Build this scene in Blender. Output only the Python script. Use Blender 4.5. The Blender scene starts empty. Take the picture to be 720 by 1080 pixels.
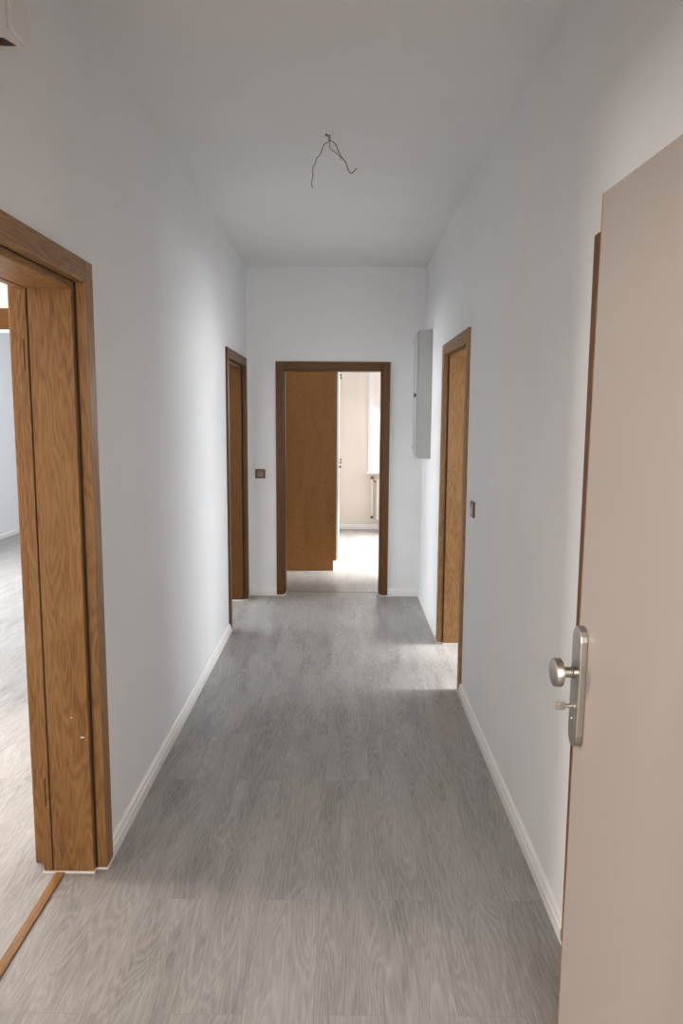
import bpy, bmesh, math, random
from mathutils import Vector, Matrix
random.seed(4)
S = bpy.context.scene
COL = S.collection

# ------------------------------------------------------------------ materials
def srgb(r, g, b):
    f = lambda c: (c/255/12.92) if c/255 <= .04045 else ((c/255+.055)/1.055)**2.4
    return (f(r), f(g), f(b), 1)

def newmat(name):
    m = bpy.data.materials.new(name); m.use_nodes = True
    nt = m.node_tree; b = nt.nodes['Principled BSDF']
    return m, nt, b

def node(nt, t, **kw):
    n = nt.nodes.new(t)
    for k, v in kw.items(): setattr(n, k, v)
    return n

def plain(name, col, rough=.5, metal=0.0, bump=0.0, bscale=60, var=0.04):
    m, nt, b = newmat(name)
    tc = node(nt, 'ShaderNodeTexCoord')
    nz = node(nt, 'ShaderNodeTexNoise'); nz.inputs['Scale'].default_value = bscale; nz.inputs['Detail'].default_value = 4
    nt.links.new(tc.outputs['Object'], nz.inputs['Vector'])
    mx = node(nt, 'ShaderNodeMix', data_type='RGBA')
    mx.inputs[6].default_value = tuple(c*(1-var) for c in col[:3])+(1,)
    mx.inputs[7].default_value = tuple(min(1, c*(1+var)) for c in col[:3])+(1,)
    nt.links.new(nz.outputs['Fac'], mx.inputs[0]); nt.links.new(mx.outputs[2], b.inputs['Base Color'])
    b.inputs['Roughness'].default_value = rough; b.inputs['Metallic'].default_value = metal
    if bump:
        bp = node(nt, 'ShaderNodeBump'); bp.inputs['Strength'].default_value = bump; bp.inputs['Distance'].default_value = .004
        nt.links.new(nz.outputs['Fac'], bp.inputs['Height']); nt.links.new(bp.outputs['Normal'], b.inputs['Normal'])
    return m

def wallpaper(name, col, strength=.5):
    """painted woodchip wallpaper: small irregular bumps, hardly any colour change"""
    m, nt, b = newmat(name)
    tc = node(nt, 'ShaderNodeTexCoord')
    n1 = node(nt, 'ShaderNodeTexNoise'); n1.inputs['Scale'].default_value = 95; n1.inputs['Detail'].default_value = 5; n1.inputs['Roughness'].default_value = .65
    n2 = node(nt, 'ShaderNodeTexNoise'); n2.inputs['Scale'].default_value = 2.2; n2.inputs['Detail'].default_value = 3
    for n in (n1, n2): nt.links.new(tc.outputs['Object'], n.inputs['Vector'])
    ad = node(nt, 'ShaderNodeMath', operation='MULTIPLY_ADD'); ad.inputs[1].default_value = .35
    nt.links.new(n1.outputs['Fac'], ad.inputs[0]); nt.links.new(n2.outputs['Fac'], ad.inputs[2])
    rp = node(nt, 'ShaderNodeValToRGB')
    rp.color_ramp.elements[0].position = .3; rp.color_ramp.elements[1].position = 1.0
    rp.color_ramp.elements[0].color = tuple(c*.965 for c in col[:3])+(1,)
    rp.color_ramp.elements[1].color = tuple(min(1, c*1.03) for c in col[:3])+(1,)
    nt.links.new(ad.outputs[0], rp.inputs[0]); nt.links.new(rp.outputs[0], b.inputs['Base Color'])
    b.inputs['Roughness'].default_value = .85; b.inputs['Specular IOR Level'].default_value = .25
    bp = node(nt, 'ShaderNodeBump'); bp.inputs['Strength'].default_value = strength; bp.inputs['Distance'].default_value = .003
    nt.links.new(n1.outputs['Fac'], bp.inputs['Height']); nt.links.new(bp.outputs['Normal'], b.inputs['Normal'])
    return m

def oak(name, axis='Z', base=(140, 102, 61), dark=(108, 73, 38), light=(154, 117, 74)):
    """flat-sawn oak veneer, grain running along the given axis"""
    m, nt, b = newmat(name)
    tc = node(nt, 'ShaderNodeTexCoord')
    mp = node(nt, 'ShaderNodeMapping')
    sc = {'X': (.16, 1, 1), 'Y': (1, .16, 1), 'Z': (1, 1, .16)}[axis]
    mp.inputs['Scale'].default_value = sc
    nt.links.new(tc.outputs['Object'], mp.inputs['Vector'])
    n1 = node(nt, 'ShaderNodeTexNoise'); n1.inputs['Scale'].default_value = 9.0; n1.inputs['Detail'].default_value = 2.5; n1.inputs['Distortion'].default_value = .3
    nt.links.new(mp.outputs[0], n1.inputs['Vector'])
    mu = node(nt, 'ShaderNodeMath', operation='MULTIPLY'); mu.inputs[1].default_value = 120
    si = node(nt, 'ShaderNodeMath', operation='SINE')
    nt.links.new(n1.outputs['Fac'], mu.inputs[0]); nt.links.new(mu.outputs[0], si.inputs[0])
    mp2 = node(nt, 'ShaderNodeMapping')
    s2 = {'X': (.05, 1, 1), 'Y': (1, .05, 1), 'Z': (1, 1, .05)}[axis]
    mp2.inputs['Scale'].default_value = s2
    nt.links.new(tc.outputs['Object'], mp2.inputs['Vector'])
    n2 = node(nt, 'ShaderNodeTexNoise'); n2.inputs['Scale'].default_value = 380; n2.inputs['Detail'].default_value = 3
    nt.links.new(mp2.outputs[0], n2.inputs['Vector'])
    n3 = node(nt, 'ShaderNodeTexNoise'); n3.inputs['Scale'].default_value = 12; n3.inputs['Detail'].default_value = 3
    nt.links.new(mp.outputs[0], n3.inputs['Vector'])
    # combine: rings * .16 + pores * .5 + patches * .5
    a = node(nt, 'ShaderNodeMath', operation='MULTIPLY_ADD'); a.inputs[1].default_value = .11
    nt.links.new(si.outputs[0], a.inputs[0]); nt.links.new(n2.outputs['Fac'], a.inputs[2])
    c = node(nt, 'ShaderNodeMath', operation='MULTIPLY_ADD'); c.inputs[1].default_value = .5
    nt.links.new(n3.outputs['Fac'], c.inputs[0]); nt.links.new(a.outputs[0], c.inputs[2])
    rp = node(nt, 'ShaderNodeValToRGB'); e = rp.color_ramp.elements
    e[0].position = .42; e[0].color = srgb(*dark); e[1].position = 1.05; e[1].color = srgb(*light)
    k = rp.color_ramp.elements.new(.72); k.color = srgb(*base)
    nt.links.new(c.outputs[0], rp.inputs[0]); nt.links.new(rp.outputs[0], b.inputs['Base Color'])
    b.inputs['Roughness'].default_value = .42; b.inputs['Specular IOR Level'].default_value = .3
    bp = node(nt, 'ShaderNodeBump'); bp.inputs['Strength'].default_value = .12; bp.inputs['Distance'].default_value = .001
    nt.links.new(a.outputs[0], bp.inputs['Height']); nt.links.new(bp.outputs['Normal'], b.inputs['Normal'])
    return m

def laminate(name):
    """pale grey oak laminate: boards running down the corridor, every board its own grain and tone"""
    m, nt, b = newmat(name)
    L = nt.links.new
    tc = node(nt, 'ShaderNodeTexCoord'); sp = node(nt, 'ShaderNodeSeparateXYZ'); L(tc.outputs['Object'], sp.inputs[0])
    cb = node(nt, 'ShaderNodeCombineXYZ'); L(sp.outputs['Y'], cb.inputs['X']); L(sp.outputs['X'], cb.inputs['Y'])
    of = node(nt, 'ShaderNodeMapping'); of.inputs['Location'].default_value = (.31, .07, 0); L(cb.outputs[0], of.inputs['Vector'])
    br = node(nt, 'ShaderNodeTexBrick'); br.offset = .37; br.squash = 1
    br.inputs['Scale'].default_value = 1; br.inputs['Brick Width'].default_value = 1.28; br.inputs['Row Height'].default_value = .192
    br.inputs['Mortar Size'].default_value = .0009; br.inputs['Mortar Smooth'].default_value = .2
    br.inputs['Color1'].default_value = (0, 0, 0, 1); br.inputs['Color2'].default_value = (1, 1, 1, 1); br.inputs['Mortar'].default_value = (.5, .5, .5, 1)
    L(of.outputs[0], br.inputs['Vector'])
    rnd = node(nt, 'ShaderNodeSeparateColor'); L(br.outputs['Color'], rnd.inputs[0])
    w = node(nt, 'ShaderNodeMath', operation='MULTIPLY'); w.inputs[1].default_value = 37; L(rnd.outputs[0], w.inputs[0])
    def stretched(scale_along, scale, detail, dist=0.0, rough=.55):
        mp = node(nt, 'ShaderNodeMapping'); mp.inputs['Scale'].default_value = (scale_along, 1, 1); L(cb.outputs[0], mp.inputs['Vector'])
        n = node(nt, 'ShaderNodeTexNoise', noise_dimensions='4D'); n.inputs['Scale'].default_value = scale
        n.inputs['Detail'].default_value = detail; n.inputs['Distortion'].default_value = dist; n.inputs['Roughness'].default_value = rough
        L(mp.outputs[0], n.inputs['Vector']); L(w.outputs[0], n.inputs['W']); return n
    big = stretched(.10, 8.0, 2.5, .3)
    mu = node(nt, 'ShaderNodeMath', operation='MULTIPLY'); mu.inputs[1].default_value = 95; L(big.outputs['Fac'], mu.inputs[0])
    si = node(nt, 'ShaderNodeMath', operation='SINE'); L(mu.outputs[0], si.inputs[0])
    fine = stretched(.06, 260, 5, 0, .7)
    patch = stretched(.18, 9, 5, .4)
    ab = node(nt, 'ShaderNodeMath', operation='ABSOLUTE'); L(si.outputs[0], ab.inputs[0])
    iv = node(nt, 'ShaderNodeMath', operation='SUBTRACT'); iv.inputs[0].default_value = 1; L(ab.outputs[0], iv.inputs[1])
    a = node(nt, 'ShaderNodeMath', operation='MULTIPLY_ADD'); a.inputs[1].default_value = .20; L(iv.outputs[0], a.inputs[0]); L(fine.outputs['Fac'], a.inputs[2])
    c = node(nt, 'ShaderNodeMath', operation='MULTIPLY_ADD'); c.inputs[1].default_value = .95; L(patch.outputs['Fac'], c.inputs[0]); L(a.outputs[0], c.inputs[2])
    d = node(nt, 'ShaderNodeMath', operation='MULTIPLY_ADD'); d.inputs[1].default_value = .05; L(rnd.outputs[0], d.inputs[0]); L(c.outputs[0], d.inputs[2])
    rp = node(nt, 'ShaderNodeValToRGB'); e = rp.color_ramp.elements
    e[0].position = .0; e[1].position = 1.0
    mr = node(nt, 'ShaderNodeMapRange'); mr.inputs['From Min'].default_value = .66; mr.inputs['From Max'].default_value = 1.46; L(d.outputs[0], mr.inputs[0])
    e[0].color = srgb(110, 107, 104); e[1].color = srgb(176, 173, 170)
    k = rp.color_ramp.elements.new(.45); k.color = srgb(150, 147, 144)
    L(mr.outputs[0], rp.inputs[0])
    jn = node(nt, 'ShaderNodeMix', data_type='RGBA'); L(br.outputs['Fac'], jn.inputs[0]); L(rp.outputs[0], jn.inputs[6]); jn.inputs[7].default_value = srgb(140, 137, 134)
    L(jn.outputs[2], b.inputs['Base Color'])
    b.inputs['Roughness'].default_value = .40; b.inputs['Specular IOR Level'].default_value = .45
    bp = node(nt, 'ShaderNodeBump'); bp.inputs['Strength'].default_value = .10; bp.inputs['Distance'].default_value = .001
    L(a.outputs[0], bp.inputs['Height']); L(bp.outputs['Normal'], b.inputs['Normal'])
    return m

M_WALL = wallpaper('white woodchip wallpaper', srgb(228, 229, 230))
M_CEIL = wallpaper('white ceiling paint', srgb(224, 224, 224), .3)
M_WARM = wallpaper('pale cream wallpaper', srgb(234, 225, 217))
M_FLOOR = laminate('grey oak laminate')
M_OAKZ = oak('oak veneer upright', 'Z'); M_OAKX = oak('oak veneer crosswise', 'X'); M_OAKY = oak('oak veneer lengthwise', 'Y')
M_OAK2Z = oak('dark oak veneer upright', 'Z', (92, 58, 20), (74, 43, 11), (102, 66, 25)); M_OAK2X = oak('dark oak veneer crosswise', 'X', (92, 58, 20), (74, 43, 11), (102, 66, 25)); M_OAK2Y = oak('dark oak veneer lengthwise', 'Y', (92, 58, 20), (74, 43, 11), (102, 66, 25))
M_OAK3Z = oak('cupboard oak veneer', 'Z', (134, 89, 40), (116, 73, 28), (144, 99, 50))
M_SEAM = plain('dark rebate seal', srgb(52, 32, 16), .7)
M_BASE = plain('white skirting paint', srgb(232, 231, 229), .35, var=.01)
M_CAULK = plain('white sealant', srgb(236, 235, 232), .5, var=.01)
M_LEAF = plain('beige door lacquer', srgb(152, 143, 136), .45, var=.02, bscale=3)
M_STEEL = plain('brushed steel', srgb(176, 170, 162), .32, 1.0, bscale=200)
M_BOX = plain('grey painted sheet metal', srgb(168, 168, 167), .45, var=.02)
M_BLACK = plain('dark brown plastic', srgb(44, 28, 20), .4)
M_BRONZE = plain('bronze switch plate', srgb(84, 60, 40), .35, .3)
M_GOLD = plain('champagne rocker', srgb(150, 132, 112), .3, .5)
M_WIRE = plain('grey brown wire sheath', srgb(98, 84, 74), .5)
M_PVC = plain('white window plastic', srgb(240, 241, 243), .3, var=.01)
M_RAD = plain('white radiator enamel', srgb(232, 228, 222), .35, var=.01)
M_BRASS = plain('aged brass', srgb(120, 82, 52), .35, .8)
M_WHITEBOX = plain('off white plastic', srgb(224, 222, 217), .5, var=.01)
M_PLAST = plain('plaster', srgb(226, 228, 231), .8, var=.01)
M_FRONT = plain('white cupboard front', srgb(236, 233, 229), .35, var=.01)

def glassmat():
    m, nt, b = newmat('window glass')
    nt.nodes.remove(b); out = nt.nodes['Material Output']
    tr = node(nt, 'ShaderNodeBsdfTransparent'); gl = node(nt, 'ShaderNodeBsdfGlossy'); gl.inputs['Roughness'].default_value = .02
    fr = node(nt, 'ShaderNodeFresnel'); fr.inputs['IOR'].default_value = 1.4
    mx = node(nt, 'ShaderNodeMixShader')
    nt.links.new(fr.outputs[0], mx.inputs[0]); nt.links.new(tr.outputs[0], mx.inputs[1]); nt.links.new(gl.outputs[0], mx.inputs[2]); nt.links.new(mx.outputs[0], out.inputs[0])
    return m
M_GLASS = glassmat()

# ------------------------------------------------------------------ helpers
def add_box(bm, x0, x1, y0, y1, z0, z1, mi=0, off=(0, 0, 0)):
    x0, x1 = sorted((x0, x1)); y0, y1 = sorted((y0, y1)); z0, z1 = sorted((z0, z1))
    v = [bm.verts.new((x-off[0], y-off[1], z-off[2])) for z in (z0, z1) for y in (y0, y1) for x in (x0, x1)]
    for f in ((0, 2, 3, 1), (4, 5, 7, 6), (0, 1, 5, 4), (2, 6, 7, 3), (0, 4, 6, 2), (1, 3, 7, 5)):
        fc = bm.faces.new([v[i] for i in f]); fc.material_index = mi

def add_prism(bm, pts, ax, a0, a1, mi=0):
    """extrude a 2-D polygon along axis ax; pts are the other two coordinates in x,y,z order"""
    def mk(p, a):
        q = list(p); q.insert(ax, a); return bm.verts.new(q)
    A = [mk(p, a0) for p in pts]; B = [mk(p, a1) for p in pts]
    n = len(pts); fs = [bm.faces.new(A), bm.faces.new(B[::-1])]
    for i in range(n): fs.append(bm.faces.new((A[i], B[i], B[(i+1) % n], A[(i+1) % n])))
    for f in fs: f.material_index = mi
    bmesh.ops.recalc_face_normals(bm, faces=bm.faces[:])

def add_lathe(bm, prof, origin, axis, seg=32, mi=0):
    """prof: list of (radius, distance along axis)"""
    axis = Vector(axis).normalized(); o = Vector(origin)
    u = axis.orthogonal().normalized(); w = axis.cross(u)
    rings = []
    for r, d in prof:
        if r < 1e-6: rings.append([bm.verts.new(o+axis*d)]); continue
        rings.append([bm.verts.new(o+axis*d+(u*math.cos(t)+w*math.sin(t))*r) for t in [2*math.pi*i/seg for i in range(seg)]])
    for a, b in zip(rings, rings[1:]):
        for i in range(seg):
            j = (i+1) % seg
            if len(a) == 1 and len(b) == 1: continue
            if len(a) == 1: f = bm.faces.new((a[0], b[i], b[j]))
            elif len(b) == 1: f = bm.faces.new((a[i], b[0], a[j]))
            else: f = bm.faces.new((a[i], b[i], b[j], a[j]))
            f.material_index = mi; f.smooth = True
    bmesh.ops.recalc_face_normals(bm, faces=bm.faces[:])

def add_tube(bm, pts, r, seg=8, mi=0):
    pts = [Vector(p) for p in pts]
    # smooth with Catmull-Rom
    sm = []
    P = [pts[0]]+pts+[pts[-1]]
    for i in range(1, len(P)-2):
        for k in range(5):
            t = k/5; a, b, c, d = P[i-1], P[i], P[i+1], P[i+2]
            sm.append(.5*((2*b)+(c-a)*t+(2*a-5*b+4*c-d)*t*t+(3*b-a-3*c+d)*t**3))
    sm.append(pts[-1])
    rings = []; up = Vector((.3, 1, .2)).normalized()
    for i, p in enumerate(sm):
        tg = (sm[min(i+1, len(sm)-1)]-sm[max(i-1, 0)]).normalized()
        u = (up-tg*up.dot(tg)).normalized(); w = tg.cross(u); up = u
        rings.append([bm.verts.new(p+(u*math.cos(t)+w*math.sin(t))*r) for t in [2*math.pi*k/seg for k in range(seg)]])
    for a, b in zip(rings, rings[1:]):
        for i in range(seg):
            j = (i+1) % seg; f = bm.faces.new((a[i], b[i], b[j], a[j])); f.smooth = True; f.material_index = mi
    bm.faces.new(rings[0][::-1]); bm.faces.new(rings[-1])
    bmesh.ops.recalc_face_normals(bm, faces=bm.faces[:])

def sharpen(bm):
    for e in bm.edges:
        if len(e.link_faces) == 2 and e.calc_face_angle(0) > math.radians(38): e.smooth = False

def obj(name, bm, mats, parent=None, bevel=0, kind=None, segs=2, label=None):
    me = bpy.data.meshes.new(name)
    bmesh.ops.recalc_face_normals(bm, faces=bm.faces[:]); sharpen(bm)
    bm.to_mesh(me); bm.free()
    if not isinstance(mats, (list, tuple)): mats = [mats]
    for m in mats: me.materials.append(m)
    o = bpy.data.objects.new(name, me); COL.objects.link(o)
    if parent is not None:
        o.parent = parent; o.matrix_parent_inverse = Matrix.Translation(parent_world(parent)).inverted()
    if bevel:
        b = o.modifiers.new('bevel', 'BEVEL'); b.width = bevel; b.segments = segs; b.limit_method = 'ANGLE'
    if kind: o['kind'] = kind
    if label: o['label'] = label
    return o

def parent_world(p):
    v = Vector(p.location)
    if p.parent: v = parent_world(p.parent) + v if not isinstance(p.data, bpy.types.Mesh) else v
    return v

def empty(name, loc, kind=None, label=None, cat=None, group=None):
    o = bpy.data.objects.new(name, None); COL.objects.link(o); o.location = loc; o.empty_display_size = .1
    if kind: o['kind'] = kind
    if label: o['label'] = label
    if cat: o['category'] = cat
    if group: o['group'] = group
    return o

# ------------------------------------------------------------------ key dimensions (metres)
XL, XR = -.835, .684          # corridor faces of the side walls
YE = 6.442                    # corridor face of the end wall
H = 2.842                     # ceiling height
T = .20                       # wall thickness
OW = .062                     # rough opening beyond the clear opening

def wall(name, boxes, mats, label=None):
    bm = bmesh.new()
    for b in boxes: add_box(bm, *b)
    return obj(name, bm, mats, kind='structure', label=label)

def wall_boxes_along(axis, a, b, u0, u1, openings, top=H):
    """wall slab from a to b in thickness, u0..u1 in length, openings (o0,o1,z0,z1)"""
    out = []; u = u0
    mk = (lambda p, q, z0, z1: (a, b, p, q, z0, z1)) if axis == 'Y' else (lambda p, q, z0, z1: (p, q, a, b, z0, z1))
    for o0, o1, z0, z1 in sorted(openings):
        out.append(mk(u, o0, 0, top))
        if z0 > 0: out.append(mk(o0, o1, 0, z0))
        out.append(mk(o0, o1, z1, top)); u = o1
    out.append(mk(u, u1, 0, top))
    return out

CH = 1.977                    # clear height of the doors
D1 = (1.524, 2.384)           # near left opening (along Y)
D2 = (5.365, 6.235)           # far left
D3 = (-.512, .322)            # end door (along X)
D4 = (4.165, 5.035)           # right, in the middle
D5 = (1.108, 1.968)           # right, behind the entrance leaf
ro = lambda d: (d[0]-OW, d[1]+OW, 0, CH+OW)

# floor and ceiling: one slab each through the whole flat
bm = bmesh.new(); add_box(bm, -4.6, 3.4, -1.6, 10.8, -.08, 0); obj('floor', bm, M_FLOOR, kind='structure')
bm = bmesh.new(); add_box(bm, -4.6, 3.4, -1.6, 10.8, H, H+.1); obj('ceiling', bm, M_CEIL, kind='structure')

# two-faced side walls: corridor side white; left room side cream (thin wallpaper skin inside the near room)
wall('wall_left', wall_boxes_along('Y', XL-T, XL, .545, 10.6, [ro(D1), ro(D2)]), M_WALL)
wall('wall_right', wall_boxes_along('Y', XR, XR+T, .545, YE+.001, [ro(D5), ro(D4)]), M_WALL)
bx = wall_boxes_along('X', YE, YE+.16, XL, 3.2, [ro(D3)])
wall('wall_end', bx, M_WALL)
# entrance wall round the open front door, the camera looks in through it
wall('wall_entrance', wall_boxes_along('X', .385, .545, -4.6, 3.4, [(-.42, .60, 0, 2.07)]), M_WALL)
# landing outside the flat
wall('wall_landing', [(-1.6, -1.5, -1.6, .385, 0, H), (1.5, 1.6, -1.6, .385, 0, H), (-1.6, 1.6, -1.6, -1.5, 0, H)], M_WARM)
# left hand rooms
wall('wall_room_cross', wall_boxes_along('X', 3.60, 3.74, -4.4, XL-T, [(-2.5, -1.42, 0, CH+.01)]), M_WARM)
wall('wall_outer_left', wall_boxes_along('Y', -4.6, -4.4, .545, 10.6, [(1.75, 3.35, .8, 2.3), (4.6, 7.6, .8, 2.3)]), M_PLAST)
wall('wall_outer_back', [(-4.6, XL-T+.001, 10.5, 10.7, 0, H)], M_PLAST)
# right hand room
wall('wall_room_right', wall_boxes_along('Y', 3.2, 3.4, .545, 10.7, [(3.6, 5.6, .8, 1.9), (7.3, 10.1, .8, 2.65)]), M_PLAST)
wall('wall_room_near', [(XR+T, 3.2, 2.9, 3.04, 0, H)], M_PLAST)

# kitchen behind the end wall
KY = 10.40
WX0, WX1, WZ0, WZ1 = .353, 1.75, .80, 2.42
bm = bmesh.new()
add_box(bm, XL-T, WX0, KY, KY+.3, 0, H); add_box(bm, WX1, 3.2, KY, KY+.3, 0, H)
add_box(bm, WX0, WX1, KY, KY+.3, 0, WZ0); add_box(bm, WX0, WX1, KY, KY+.3, WZ1, H)
add_prism(bm, [(WX0-.001, KY), (WX0-.001, KY+.3), (.535, KY+.3), (.535, KY+.215)], 2, WZ0, WZ1)
add_prism(bm, [(WX1+.001, KY), (WX1+.001, KY+.3), (WX1-.1, KY+.3), (WX1-.1, KY+.2)], 2, WZ0, WZ1)
obj('wall_kitchen_back', bm, M_WARM, kind='structure')
wall('wall_kitchen_left', [(XL-.001, -.66, YE+.16, KY, 0, H)], M_WARM)

# ------------------------------------------------------------------ skirting boards
BH, BT = .068, .018
PROF = [(0, 0), (BT, 0), (BT, .040), (BT-.004, .046), (BT-.006, .060), (.004, BH), (0, BH)]
def skirting(name, segs, label=None):
    """segs: (axis, wall coordinate, direction of the room, from, to)"""
    bm = bmesh.new()
    for ax, w, s, a, b in segs:
        if ax == 'Y':
            pr = [(w+s*p, z) for p, z in PROF]; add_prism(bm, pr, 1, a, b)      # (x,z) along Y
        else:
            pr = [(w+s*p, z) for p, z in PROF]; add_prism(bm, pr, 0, a, b)      # (y,z) along X
    return obj(name, bm, M_BASE, kind='structure')
CO = .092                      # casing outer offset from the clear opening
skirting('baseboard_left', [('Y', XL, 1, D1[1]+CO+.003, D2[0]-CO), ('Y', XL, 1, .546, D1[0]-CO), ('Y', XL, 1, D2[1]+CO, YE)])
skirting('baseboard_right', [('Y', XR, -1, D5[1]+CO, D4[0]-CO), ('Y', XR, -1, D4[1]+CO, YE), ('Y', XR, -1, .546, D5[0]-CO)])
skirting('baseboard_end', [('X', YE, -1, XL+BT, D3[0]-.076), ('X', YE, -1, D3[1]+.076, XR-BT)])
skirting('baseboard_kitchen', [('X', KY, -1, -.66, 3.2)])
skirting('baseboard_side_room', [('Y', -4.4, 1, 3.75, 10.5), ('X', 10.5, -1, -4.38, XL-T)])

# ------------------------------------------------------------------ oak door frames
def frame(name, axis, w0, s, d, thick=T, closed=False, slots=False, label=None, dark=False, c0=.022, CO=.092):
    """oak frame round a clear opening d; corridor face at w0, wall going in direction s"""
    c = (d[0]+d[1])/2
    loc = (w0, c, 0) if axis == 'Y' else (c, w0, 0)
    root = empty(name, loc, kind='structure', label=label)
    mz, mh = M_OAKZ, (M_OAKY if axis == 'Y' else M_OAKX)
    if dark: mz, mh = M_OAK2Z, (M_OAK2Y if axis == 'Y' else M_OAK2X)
    def bx(bm, u0, u1, a, b, z0, z1, mi=0):
        if axis == 'Y': add_box(bm, w0+s*a, w0+s*b, u0, u1, z0, z1, mi)
        else: add_box(bm, u0, u1, w0+s*a, w0+s*b, z0, z1, mi)
    def ring(pname, off0, off1, a, b, mats, bev, zb=.006):
        """two uprights and a head, from off0 to off1 beyond the clear opening"""
        bm = bmesh.new()
        bx(bm, d[0]-off1, d[0]-off0, a, b, zb, CH+off1)
        bx(bm, d[1]+off0, d[1]+off1, a, b, zb, CH+off1)
        bx(bm, d[0]-off0, d[1]+off0, a, b, CH+off0, CH+off1, 1)
        return obj(pname, bm, mats, root, bev)
    th = thick
    ring('casing', c0, CO, -.015, .019, [mz, mh], .004)
    ring('rebate', c0, .05, .018, .026, [M_SEAM, M_SEAM], 0)
    ring('lining', 0, .05, .025, th-.036, [mz, mh], .002)
    ring('groove', .005, .05, th-.037, th-.030, [M_SEAM, M_SEAM], 0)
    ring('stop', -.001, .05, th-.031, th-.002, [mz, mh], .002)
    ring('room_casing', .044, .11, th-.002, th+.046, [mz, mh], .004)
    bm = bmesh.new()
    for e, q in ((0, -1), (1, 1)):
        u = d[e]
        bx(bm, u-q*.003, u+q*.05, .022, th-.0, 0, .0075)
        bx(bm, u+q*c0, u+q*CO, -.017, .022, 0, .0075)
    obj('sealant', bm, M_CAULK, root, label='white sealant line at the foot of the frame')
    if slots:
        for z in (.300, 1.77):
            bm = bmesh.new()
            bx(bm, d[1]-.0022, d[1]+.01, th-.021, th-.0175, z-.05, z+.05)
            obj('hinge_slot', bm, M_SEAM, root, .001, label='narrow dark hinge slot')
        bm = bmesh.new(); bx(bm, d[1]-.003, d[1]+.01, .040, .052, .495, .499); bx(bm, d[1]-.002, d[1]+.01, .078, .082, .565, .568)
        obj('chip', bm, M_CAULK, root, label='small pale chip in the veneer')
    if closed:  # unseen closed leaf, added to keep light out of the doorway
        bm = bmesh.new(); bx(bm, d[0]+.002, d[1]-.002, .026, .066, .006, CH-.003)
        obj('added_leaf', bm, M_OAKZ, root, .003)
    return root

frame('door_1', 'Y', XL, -1, D1, slots=True, label='oak door frame without a leaf, nearest on the left wall')
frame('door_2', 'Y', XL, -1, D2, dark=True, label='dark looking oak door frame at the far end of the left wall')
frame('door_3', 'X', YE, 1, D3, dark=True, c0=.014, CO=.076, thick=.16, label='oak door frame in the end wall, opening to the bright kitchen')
frame('door_4', 'Y', XR, 1, D4, label='oak door frame on the right wall next to the grey meter box')
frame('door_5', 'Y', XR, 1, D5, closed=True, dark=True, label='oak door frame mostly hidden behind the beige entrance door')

# oak casing of the doorway in the left room's cross wall
root = empty('door_6', (-1.96, 3.60, 0), kind='structure', label='oak cased opening seen through the nearest left doorway')
bm = bmesh.new()
add_box(bm, -2.58, -1.35, 3.585, 3.602, CH+.01, CH+.107, 1); add_box(bm, -2.58, -2.5, 3.585, 3.602, 0, CH+.01); add_box(bm, -1.43, -1.35, 3.585, 3.602, 0, CH+.01)
obj('casing', bm, [M_OAK3Z, M_OAK2X], root, .003)

# entrance frame around the opening at the camera
root = empty('door_7', (.09, .385, 0), kind='structure', label='oak frame of the flat entrance')
bm = bmesh.new()
for a, b in ((-.42, -.37), (.56, .60)): add_box(bm, a, b, .38, .55, 0, 2.07)
add_box(bm, -.37, .56, .38, .55, 2.02, 2.07, 1)
obj('lining', bm, [M_OAKZ, M_OAKX], root, .002)

# threshold strips
bm = bmesh.new(); add_box(bm, -.992, -.960, D1[0]-.02, D1[1]+.0, 0, .005)
obj('trim_1', bm, M_OAKY, kind='structure', bevel=.002, label='oak threshold strip in the near left doorway')
bm = bmesh.new(); add_box(bm, D3[0]-.02, D3[1]+.02, 6.575, 6.600, 0, .004)
obj('trim_2', bm, M_STEEL, kind='structure', bevel=.0015, label='thin threshold strip in the end doorway')

# ------------------------------------------------------------------ entrance door leaf
leaf = empty('entrance_door', (.4765, 1.468, 0), label='open beige entrance door leaf along the right wall, with steel knob', cat='door')
ang = math.radians(3.0)
def L(bm):   # build in local coords: x = out of the face is negative, y back to the hinge is negative
    return bm
def leafobj(name, bm, mats, parent, bevel=0, segs=2, label=None):
    me = bpy.data.meshes.new(name); bmesh.ops.recalc_face_normals(bm, faces=bm.faces[:]); sharpen(bm); bm.to_mesh(me); bm.free()
    for m in (mats if isinstance(mats, list) else [mats]): me.materials.append(m)
    o = bpy.data.objects.new(name, me); COL.objects.link(o); o.parent = parent
    if bevel:
        b = o.modifiers.new('bevel', 'BEVEL'); b.width = bevel; b.segments = segs; b.limit_method = 'ANGLE'
    if label: o['label'] = label
    return o
leaf.rotation_euler = (0, math.radians(.37), ang)
bm = bmesh.new(); add_box(bm, 0, .042, -.90, -.004, .008, 2.005); leafobj('door_panel', bm, M_LEAF, leaf, .0015)
bm = bmesh.new(); add_box(bm, 0.0, .042, -.004, 0, .008, 2.005); leafobj('edge_lipping', bm, M_OAKZ, leaf, label='dark oak edge lipping')
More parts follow.
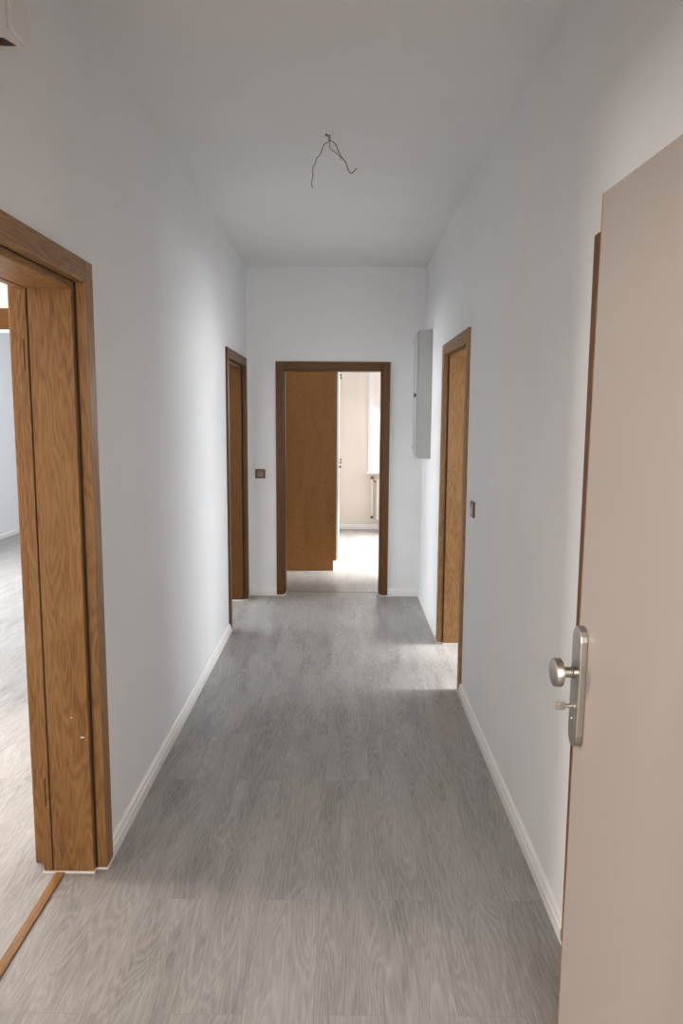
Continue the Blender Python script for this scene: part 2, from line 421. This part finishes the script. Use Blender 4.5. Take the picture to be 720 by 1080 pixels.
# plate with rounded ends: outline in (y,z), extruded along -x
def stadium(y0, y1, z0, z1, n=8):
    r = (y1-y0)/2; c = (y0+y1)/2; k = 1.25
    pts = [(c+r*math.cos(t), z1-r*k+r*k*math.sin(t)) for t in [math.pi*i/n for i in range(n+1)]]
    pts += [(c-r*math.cos(t), z0+r*k-r*k*math.sin(t)) for t in [math.pi*i/n for i in range(n+1)]]
    return pts
bm = bmesh.new(); add_prism(bm, stadium(-.052, -.006, .915, 1.168), 0, -.0145, .0005)
plate = leafobj('handle_plate', bm, M_STEEL, leaf, .002, 3, 'brushed steel plate with rounded ends')
KZ = 1.071; KYl = -.027
bm = bmesh.new()
add_lathe(bm, [(0, .010), (.0125, .010), (.0125, .020), (.0105, .022), (.0105, .044)], (0, KYl, KZ), (-1, 0, 0))
leafobj('knob_stem', bm, M_STEEL, plate)
bm = bmesh.new()
add_lathe(bm, [(0, .043), (.0275, .043), (.0285, .044), (.0285, .0565), (.0275, .0580), (.021, .0600), (0, .0605)], (0, KYl, KZ), (-1, 0, 0), 40)
leafobj('door_knob', bm, M_STEEL, plate, label='round flat steel knob')
bm = bmesh.new()
add_lathe(bm, [(0, .008), (.0085, .008), (.0085, .016), (.004, .017), (.004, .032)], (0, KYl, 1.000), (-1, 0, 0), 24)
add_box(bm, -.050, -.030, KYl-.0025, KYl+.0025, .992, 1.008); add_box(bm, -.046, -.038, KYl-.008, KYl+.002, .993, 1.007)
leafobj('key', bm, M_STEEL, plate, .001, label='key in the lock')
bm = bmesh.new(); add_lathe(bm, [(0, .016), (.004, .016), (.005, .010)], (0, KYl+.006, .972), (-1, 0, 0), 16)
leafobj('screw', bm, M_STEEL, plate)
for z in (.25, 1.0, 1.78):
    bm = bmesh.new(); add_lathe(bm, [(0, -.045), (.008, -.045), (.008, .045), (0, .045)], (.0, -.905, z), (0, 0, 1), 16)
    leafobj('hinge', bm, M_STEEL, leaf)

# ------------------------------------------------------------------ meter box on the right wall, far end
fb = empty('meter_box', (XR, 5.97, 1.26), label='tall grey sheet metal meter box on the right wall near the end corner', cat='meter box')
bm = bmesh.new(); add_box(bm, .578, XR, 5.815, 6.125, 1.262, 2.252); obj('body', bm, M_BOX, fb, .003)
bm = bmesh.new(); add_box(bm, .569, .577, 5.830, 6.112, 1.285, 2.228); door = obj('door', bm, M_BOX, fb, .002)
bm = bmesh.new(); add_lathe(bm, [(0, .014), (.009, .014), (.010, 0)], (.570, 5.865, 1.756), (-1, 0, 0), 20); add_box(bm, .550, .558, 5.858, 5.872, 1.738, 1.775)
obj('lock', bm, M_BLACK, fb, label='small dark turn lock')
for z in (1.34, 2.18):
    bm = bmesh.new(); add_lathe(bm, [(0, -.02), (.005, -.02), (.005, .02), (0, .02)], (.571, 6.118, z), (0, 0, 1), 12); obj('hinge', bm, M_BOX, fb)
bm = bmesh.new(); add_lathe(bm, [(0, .0015), (.0022, .0012), (.003, 0)], (.638, 5.816, 1.66), (0, -1, 0), 12); obj('rivet', bm, M_BLACK, fb)

# ------------------------------------------------------------------ light switches
def switch(axis, w0, s, u, z, label, size=.086):
    loc = (w0, u, z) if axis == 'Y' else (u, w0, z)
    r = empty('light_switch', loc, label=label, cat='light switch', group=None)
    def bx(bm, u0, u1, a, b, z0, z1):
        if axis == 'Y': add_box(bm, w0+s*a, w0+s*b, u0, u1, z0, z1)
        else: add_box(bm, u0, u1, w0+s*a, w0+s*b, z0, z1)
    h = size/2
    bm = bmesh.new(); bx(bm, u-h, u+h, 0, .010, z-h*.92, z+h*.92); obj('cover_plate', bm, M_BRONZE, r, .003)
    # rocker: shallow pyramid tilt
    bm = bmesh.new(); g = h*.68
    def P(du, a, dz): return bm.verts.new((w0+s*a, u+du, z+dz) if axis == 'Y' else (u+du, w0+s*a, z+dz))
    B = [P(-g, .008, -g), P(g, .008, -g), P(g, .008, g), P(-g, .008, g)]
    F = [P(-g*.94, .011, -g*.94), P(g*.94, .011, -g*.94), P(g*.94, .017, g*.94), P(-g*.94, .017, g*.94)]
    bm.faces.new(B); bm.faces.new(F)
    for i in range(4): bm.faces.new((B[i], B[(i+1) % 4], F[(i+1) % 4], F[i]))
    obj('rocker', bm, M_GOLD, r, .001)
    return r
switch('X', YE, -1, -.727, 1.086, 'brown and bronze light switch on the end wall between two doorways')
switch('Y', XR, -1, 3.842, 1.105, 'brown and bronze light switch on the right wall beside the oak doorway', .090)

# ------------------------------------------------------------------ bare lamp wires
wr = empty('ceiling_wires', (-.07, 3.48, H), label='bare wires hanging from the ceiling outlet where a lamp is missing', cat='wires')
Y0 = 3.485
def wire(pts, r, lbl=None, dy=0):
    bm = bmesh.new(); n = len(pts)
    add_tube(bm, [(x, Y0+dy*math.sin(i*1.1)*.5+dy*i/n, z) for i, (x, z) in enumerate(pts)], r, 8)
    return obj('wire', bm, M_WIRE, wr, label=lbl)
wire([(-.076, 2.842), (-.075, 2.825), (-.076, 2.808), (-.085, 2.800), (-.098, 2.787), (-.108, 2.762), (-.118, 2.748), (-.131, 2.738), (-.135, 2.716), (-.143, 2.700), (-.147, 2.684), (-.146, 2.660), (-.152, 2.640), (-.152, 2.625), (-.146, 2.615)], .0019, 'single wire hanging to the left', .02)
wire([(-.070, 2.842), (-.070, 2.820), (-.068, 2.806), (-.056, 2.803), (-.041, 2.790), (-.034, 2.770), (-.026, 2.752), (-.017, 2.733), (.000, 2.713), (.007, 2.697), (.014, 2.681), (.028, 2.666), (.051, 2.683)], .0021, 'longer wire with a hooked end', -.02)
wire([(-.073, 2.842), (-.070, 2.818), (-.070, 2.800), (-.071, 2.785), (-.061, 2.769), (-.040, 2.757), (-.027, 2.748), (-.018, 2.734)], .0018, None, .015)
bm = bmesh.new(); add_lathe(bm, [(.001, 0), (.016, 0), (.018, -.002), (.016, -.006), (.004, -.010), (0, -.010)], (-.073, Y0, H), (0, 0, 1), 20)
obj('outlet_rim', bm, M_PLAST, wr, label='rough plaster rim of the outlet')
bm = bmesh.new(); add_box(bm, -.090, -.078, Y0-.006, Y0+.006, H-.014, H-.004); obj('terminal', bm, M_BRASS, wr, .002)

# ------------------------------------------------------------------ small wall box, top left
wb = empty('wall_box', (XL, 1.875, 2.455), label='off white box high on the left wall with a dark slot underneath', cat='wall box')
bm = bmesh.new(); add_box(bm, XL, -.772, 1.800, 1.905, 2.452, 2.552); obj('housing', bm, M_WHITEBOX, wb, .003)
bm = bmesh.new(); add_box(bm, -.7715, -.762, 1.801, 1.904, 2.453, 2.551); obj('cover', bm, M_WHITEBOX, wb, .003)
bm = bmesh.new(); add_prism(bm, [(-.815, 1.840), (-.797, 1.840), (-.784, 1.876), (-.812, 1.876)], 2, 2.4505, 2.464); obj('slot', bm, M_BLACK, wb)
bm = bmesh.new(); add_box(bm, -.815, -.811, 1.853, 1.858, 2.442, 2.4515); add_box(bm, -.809, -.805, 1.853, 1.858, 2.442, 2.4515); obj('pins', bm, M_BRASS, wb)

# ------------------------------------------------------------------ kitchen: tall cupboard
CY0, CX = 7.51, -.070
cab = empty('tall_cupboard', (-.36, CY0, 0), label='tall oak cupboard with white fronts inside the kitchen doorway', cat='cupboard')
bm = bmesh.new()
add_prism(bm, [(-.655, 0.0), (CX-.030, 0.0), (CX-.030, .105), (CX, .105), (CX, 2.30), (-.655, 2.30)], 1, CY0, CY0+.02)
obj('side_panel', bm, M_OAK3Z, cab, .001)
bm = bmesh.new(); add_box(bm, -.655, CX-.004, CY0+.02, CY0+1.80, .105, 2.30); add_box(bm, -.655, CX-.034, CY0+.02, CY0+1.80, 0, .105)
obj('carcass', bm, M_FRONT, cab)
for i in range(3):
    y0 = CY0+.023+i*.593
    for z0, z1, hz in ((.115, 1.235, 1.075), (1.245, 2.29, 2.045)):
        bm = bmesh.new(); add_box(bm, CX-.003, CX+.018, y0, y0+.588, z0, z1); dr = obj('cupboard_door', bm, M_FRONT, cab, .002)
        bm = bmesh.new(); add_lathe(bm, [(.005, 0), (.005, .012), (.013, .016), (.013, .026), (0, .028)], (CX+.018, y0+.06+(.12 if i else .0), hz), (1, 0, 0), 16)
        k = obj('knob', bm, M_BRASS if (i or hz > 2) else M_BLACK, dr)

# ------------------------------------------------------------------ kitchen window, sill, radiator
def window(name, axis, w0, s, u0, u1, z0, z1, mull=1, label=None):
    """w0: plane of the frame front, s: direction outwards"""
    c = (u0+u1)/2
    root = empty(name, (w0, c, z0) if axis == 'Y' else (c, w0, z0), kind='structure', label=label)
    def bx(bm, a0, a1, a, b, q0, q1):
        if axis == 'Y': add_box(bm, w0+s*a, w0+s*b, a0, a1, q0, q1)
        else: add_box(bm, a0, a1, w0+s*a, w0+s*b, q0, q1)
    bm = bmesh.new(); f = .05
    bx(bm, u0, u0+f, 0, .06, z0, z1); bx(bm, u1-f, u1, 0, .06, z0, z1)
    bx(bm, u0+f, u1-f, 0, .06, z0, z0+f); bx(bm, u0+f, u1-f, 0, .06, z1-f, z1)
    for i in range(mull):
        m = u0+(u1-u0)*(i+1)/(mull+1); bx(bm, m-.04, m+.04, 0, .06, z0+f, z1-f)
    fr = obj('window_frame', bm, M_PVC, root, .003)
    for i in range(mull+1):
        a = u0+f+(0 if i == 0 else (u1-u0)*i/(mull+1)-f+.04); b = u1-f if i == mull else u0+(u1-u0)*(i+1)/(mull+1)-.04
        bm = bmesh.new(); g = .045
        bx(bm, a, a+g, -.015, .03, z0+f, z1-f); bx(bm, b-g, b, -.015, .03, z0+f, z1-f)
        bx(bm, a+g, b-g, -.015, .03, z0+f, z0+f+g); bx(bm, a+g, b-g, -.015, .03, z1-f-g, z1-f)
        sh = obj('sash', bm, M_PVC, root, .003)
        bm = bmesh.new(); bx(bm, a+g-.005, b-g+.005, .006, .012, z0+f+g-.005, z1-f-g+.005); obj('pane', bm, M_GLASS, sh)
    return root
w1 = window('window_1', 'X', KY+.22, 1, .52, 1.66, WZ0, WZ1, 1, 'kitchen window with a white frame, beyond the end doorway')
bm = bmesh.new()
add_box(bm, .345, .392, KY-.012, KY+.002, WZ0+.03, WZ1+.05); add_box(bm, WX1-.03, WX1+.02, KY-.012, KY+.002, WZ0+.03, WZ1+.05)
add_box(bm, .392, WX1-.03, KY-.012, KY+.002, WZ1, WZ1+.05)
obj('casing', bm, M_PVC, w1, .002)
bm = bmesh.new(); add_box(bm, .325, WX1+.03, KY-.15, KY+.22, .795, .826); obj('window_sill', bm, M_PVC, w1, .004)
window('window_2', 'Y', -4.46, -1, 1.75, 3.35, .8, 2.3, 1)
window('window_3', 'Y', -4.46, -1, 4.6, 7.6, .8, 2.3, 2)
window('window_4', 'Y', 3.26, 1, 3.6, 5.6, .8, 1.9, 1)
window('window_5', 'Y', 3.26, 1, 7.3, 10.1, .8, 2.65, 1)

rad = empty('radiator', (.9, KY-.08, 0), label='white panel radiator with a supply pipe under the kitchen window', cat='radiator')
bm = bmesh.new()
x = .462
add_box(bm, .462, 1.55, KY-.10, KY-.045, .155, .715)
while x < 1.54:
    add_box(bm, x+.008, x+.030, KY-.108, KY-.10, .19, .68); x += .04
obj('panel', bm, M_RAD, rad, .004)
bm = bmesh.new(); add_tube(bm, [(.405, KY-.07, .75), (.405, KY-.07, .45), (.405, KY-.07, .17)], .011, 12); obj('pipe', bm, M_RAD, rad)
bm = bmesh.new(); add_lathe(bm, [(.010, -.02), (.022, -.018), (.024, 0), (.020, .018), (0, .02)], (.405, KY-.07, .742), (0, 0, 1), 16)
add_tube(bm, [(.405, KY-.07, .715), (.440, KY-.07, .69), (.468, KY-.07, .685)], .008, 8); obj('valve', bm, M_BRASS, rad, label='brass coloured valve')
bm = bmesh.new(); add_lathe(bm, [(.010, -.02), (.017, -.015), (.017, .015), (.010, .02)], (.405, KY-.07, .185), (0, 0, 1), 16)
obj('pipe_union', bm, M_BRASS, rad)
bm = bmesh.new(); add_tube(bm, [(.405, KY-.07, .17), (.415, KY-.07, .152), (.44, KY-.06, .14), (.50, KY-.06, .13), (.53, KY-.06, .16)], .009, 10)
obj('return_pipe', bm, M_RAD, rad)
for x in (.62, 1.4):
    bm = bmesh.new(); add_box(bm, x, x+.03, KY-.05, KY-.0005, .25, .62); obj('bracket', bm, M_RAD, rad)

# ------------------------------------------------------------------ light
W = bpy.data.worlds.new('overcast sky'); S.world = W; W.use_nodes = True
bg = W.node_tree.nodes['Background']; bg.inputs[0].default_value = (.86, .92, 1, 1); bg.inputs[1].default_value = 2.0

def area(name, loc, rot, sx, sy, power, col):
    l = bpy.data.lights.new(name, 'AREA'); l.shape = 'RECTANGLE'; l.size = sx; l.size_y = sy; l.energy = power; l.color = col
    o = bpy.data.objects.new(name, l); COL.objects.link(o); o.location = loc; o.rotation_euler = rot
    return o
R = math.radians
COOL = (.95, .975, 1.0)
area('daylight_left_room', (-4.35, 2.95, 1.60), (0, R(-90), 0), 1.4, .7, 90, (1, .90, .80))
area('daylight_back_left', (-4.35, 6.1, 1.55), (0, R(-90), 0), 1.4, 2.9, 130, COOL)
area('daylight_right_room', (3.15, 4.6, 1.45), (0, R(90), 0), 1.0, 1.9, 54, COOL)
area('daylight_kitchen_side', (3.15, 8.6, 2.0), (0, R(50), 0), .8, 2.3, 16, (1, .98, .96))
area('daylight_kitchen_back', (1.1, 10.35, 1.9), (R(-45), 0, 0), 1.1, 1.0, 15, (1, .98, .96))
area('landing_fill', (0, -1.35, 1.7), (R(90), 0, 0), 1.8, 1.6, 78, (1, .99, .975))  # added fill panel, unseen behind the camera, brightens the corridor
sl = bpy.data.lights.new('sun', 'SUN'); sl.energy = 14; sl.angle = R(12); sl.color = (1, .97, .93)
so = bpy.data.objects.new('sun', sl); COL.objects.link(so)
so.rotation_euler = Vector((-math.cos(R(35)), -.05, -math.sin(R(35)))).to_track_quat('-Z', 'Y').to_euler()

# ------------------------------------------------------------------ camera (solved from the picture's vanishing lines)
cd = bpy.data.cameras.new('camera'); cam = bpy.data.objects.new('camera', cd); COL.objects.link(cam)
cd.sensor_fit = 'VERTICAL'; cd.sensor_height = 36; cd.sensor_width = 24; cd.lens = 777.36/1080*36
cd.clip_start = .02
r = Vector((0.99997832, 0.00304188, 0.00584026)); dn = Vector((0.0061801, -0.12734252, -0.99183955)); fw = Vector((-0.00227335, 0.99185414, -0.12735856))
m = Matrix((( r.x, -dn.x, -fw.x, 0), (r.y, -dn.y, -fw.y, 0), (r.z, -dn.z, -fw.z, 1.58), (0, 0, 0, 1)))
cam.matrix_world = m
S.camera = cam
S.view_settings.view_transform = 'Standard'; S.view_settings.look = 'None'; S.view_settings.gamma = 1
S.view_settings.use_curve_mapping = False; S.view_settings.exposure = .55
S.cycles.max_bounces = 12; S.cycles.diffuse_bounces = 8
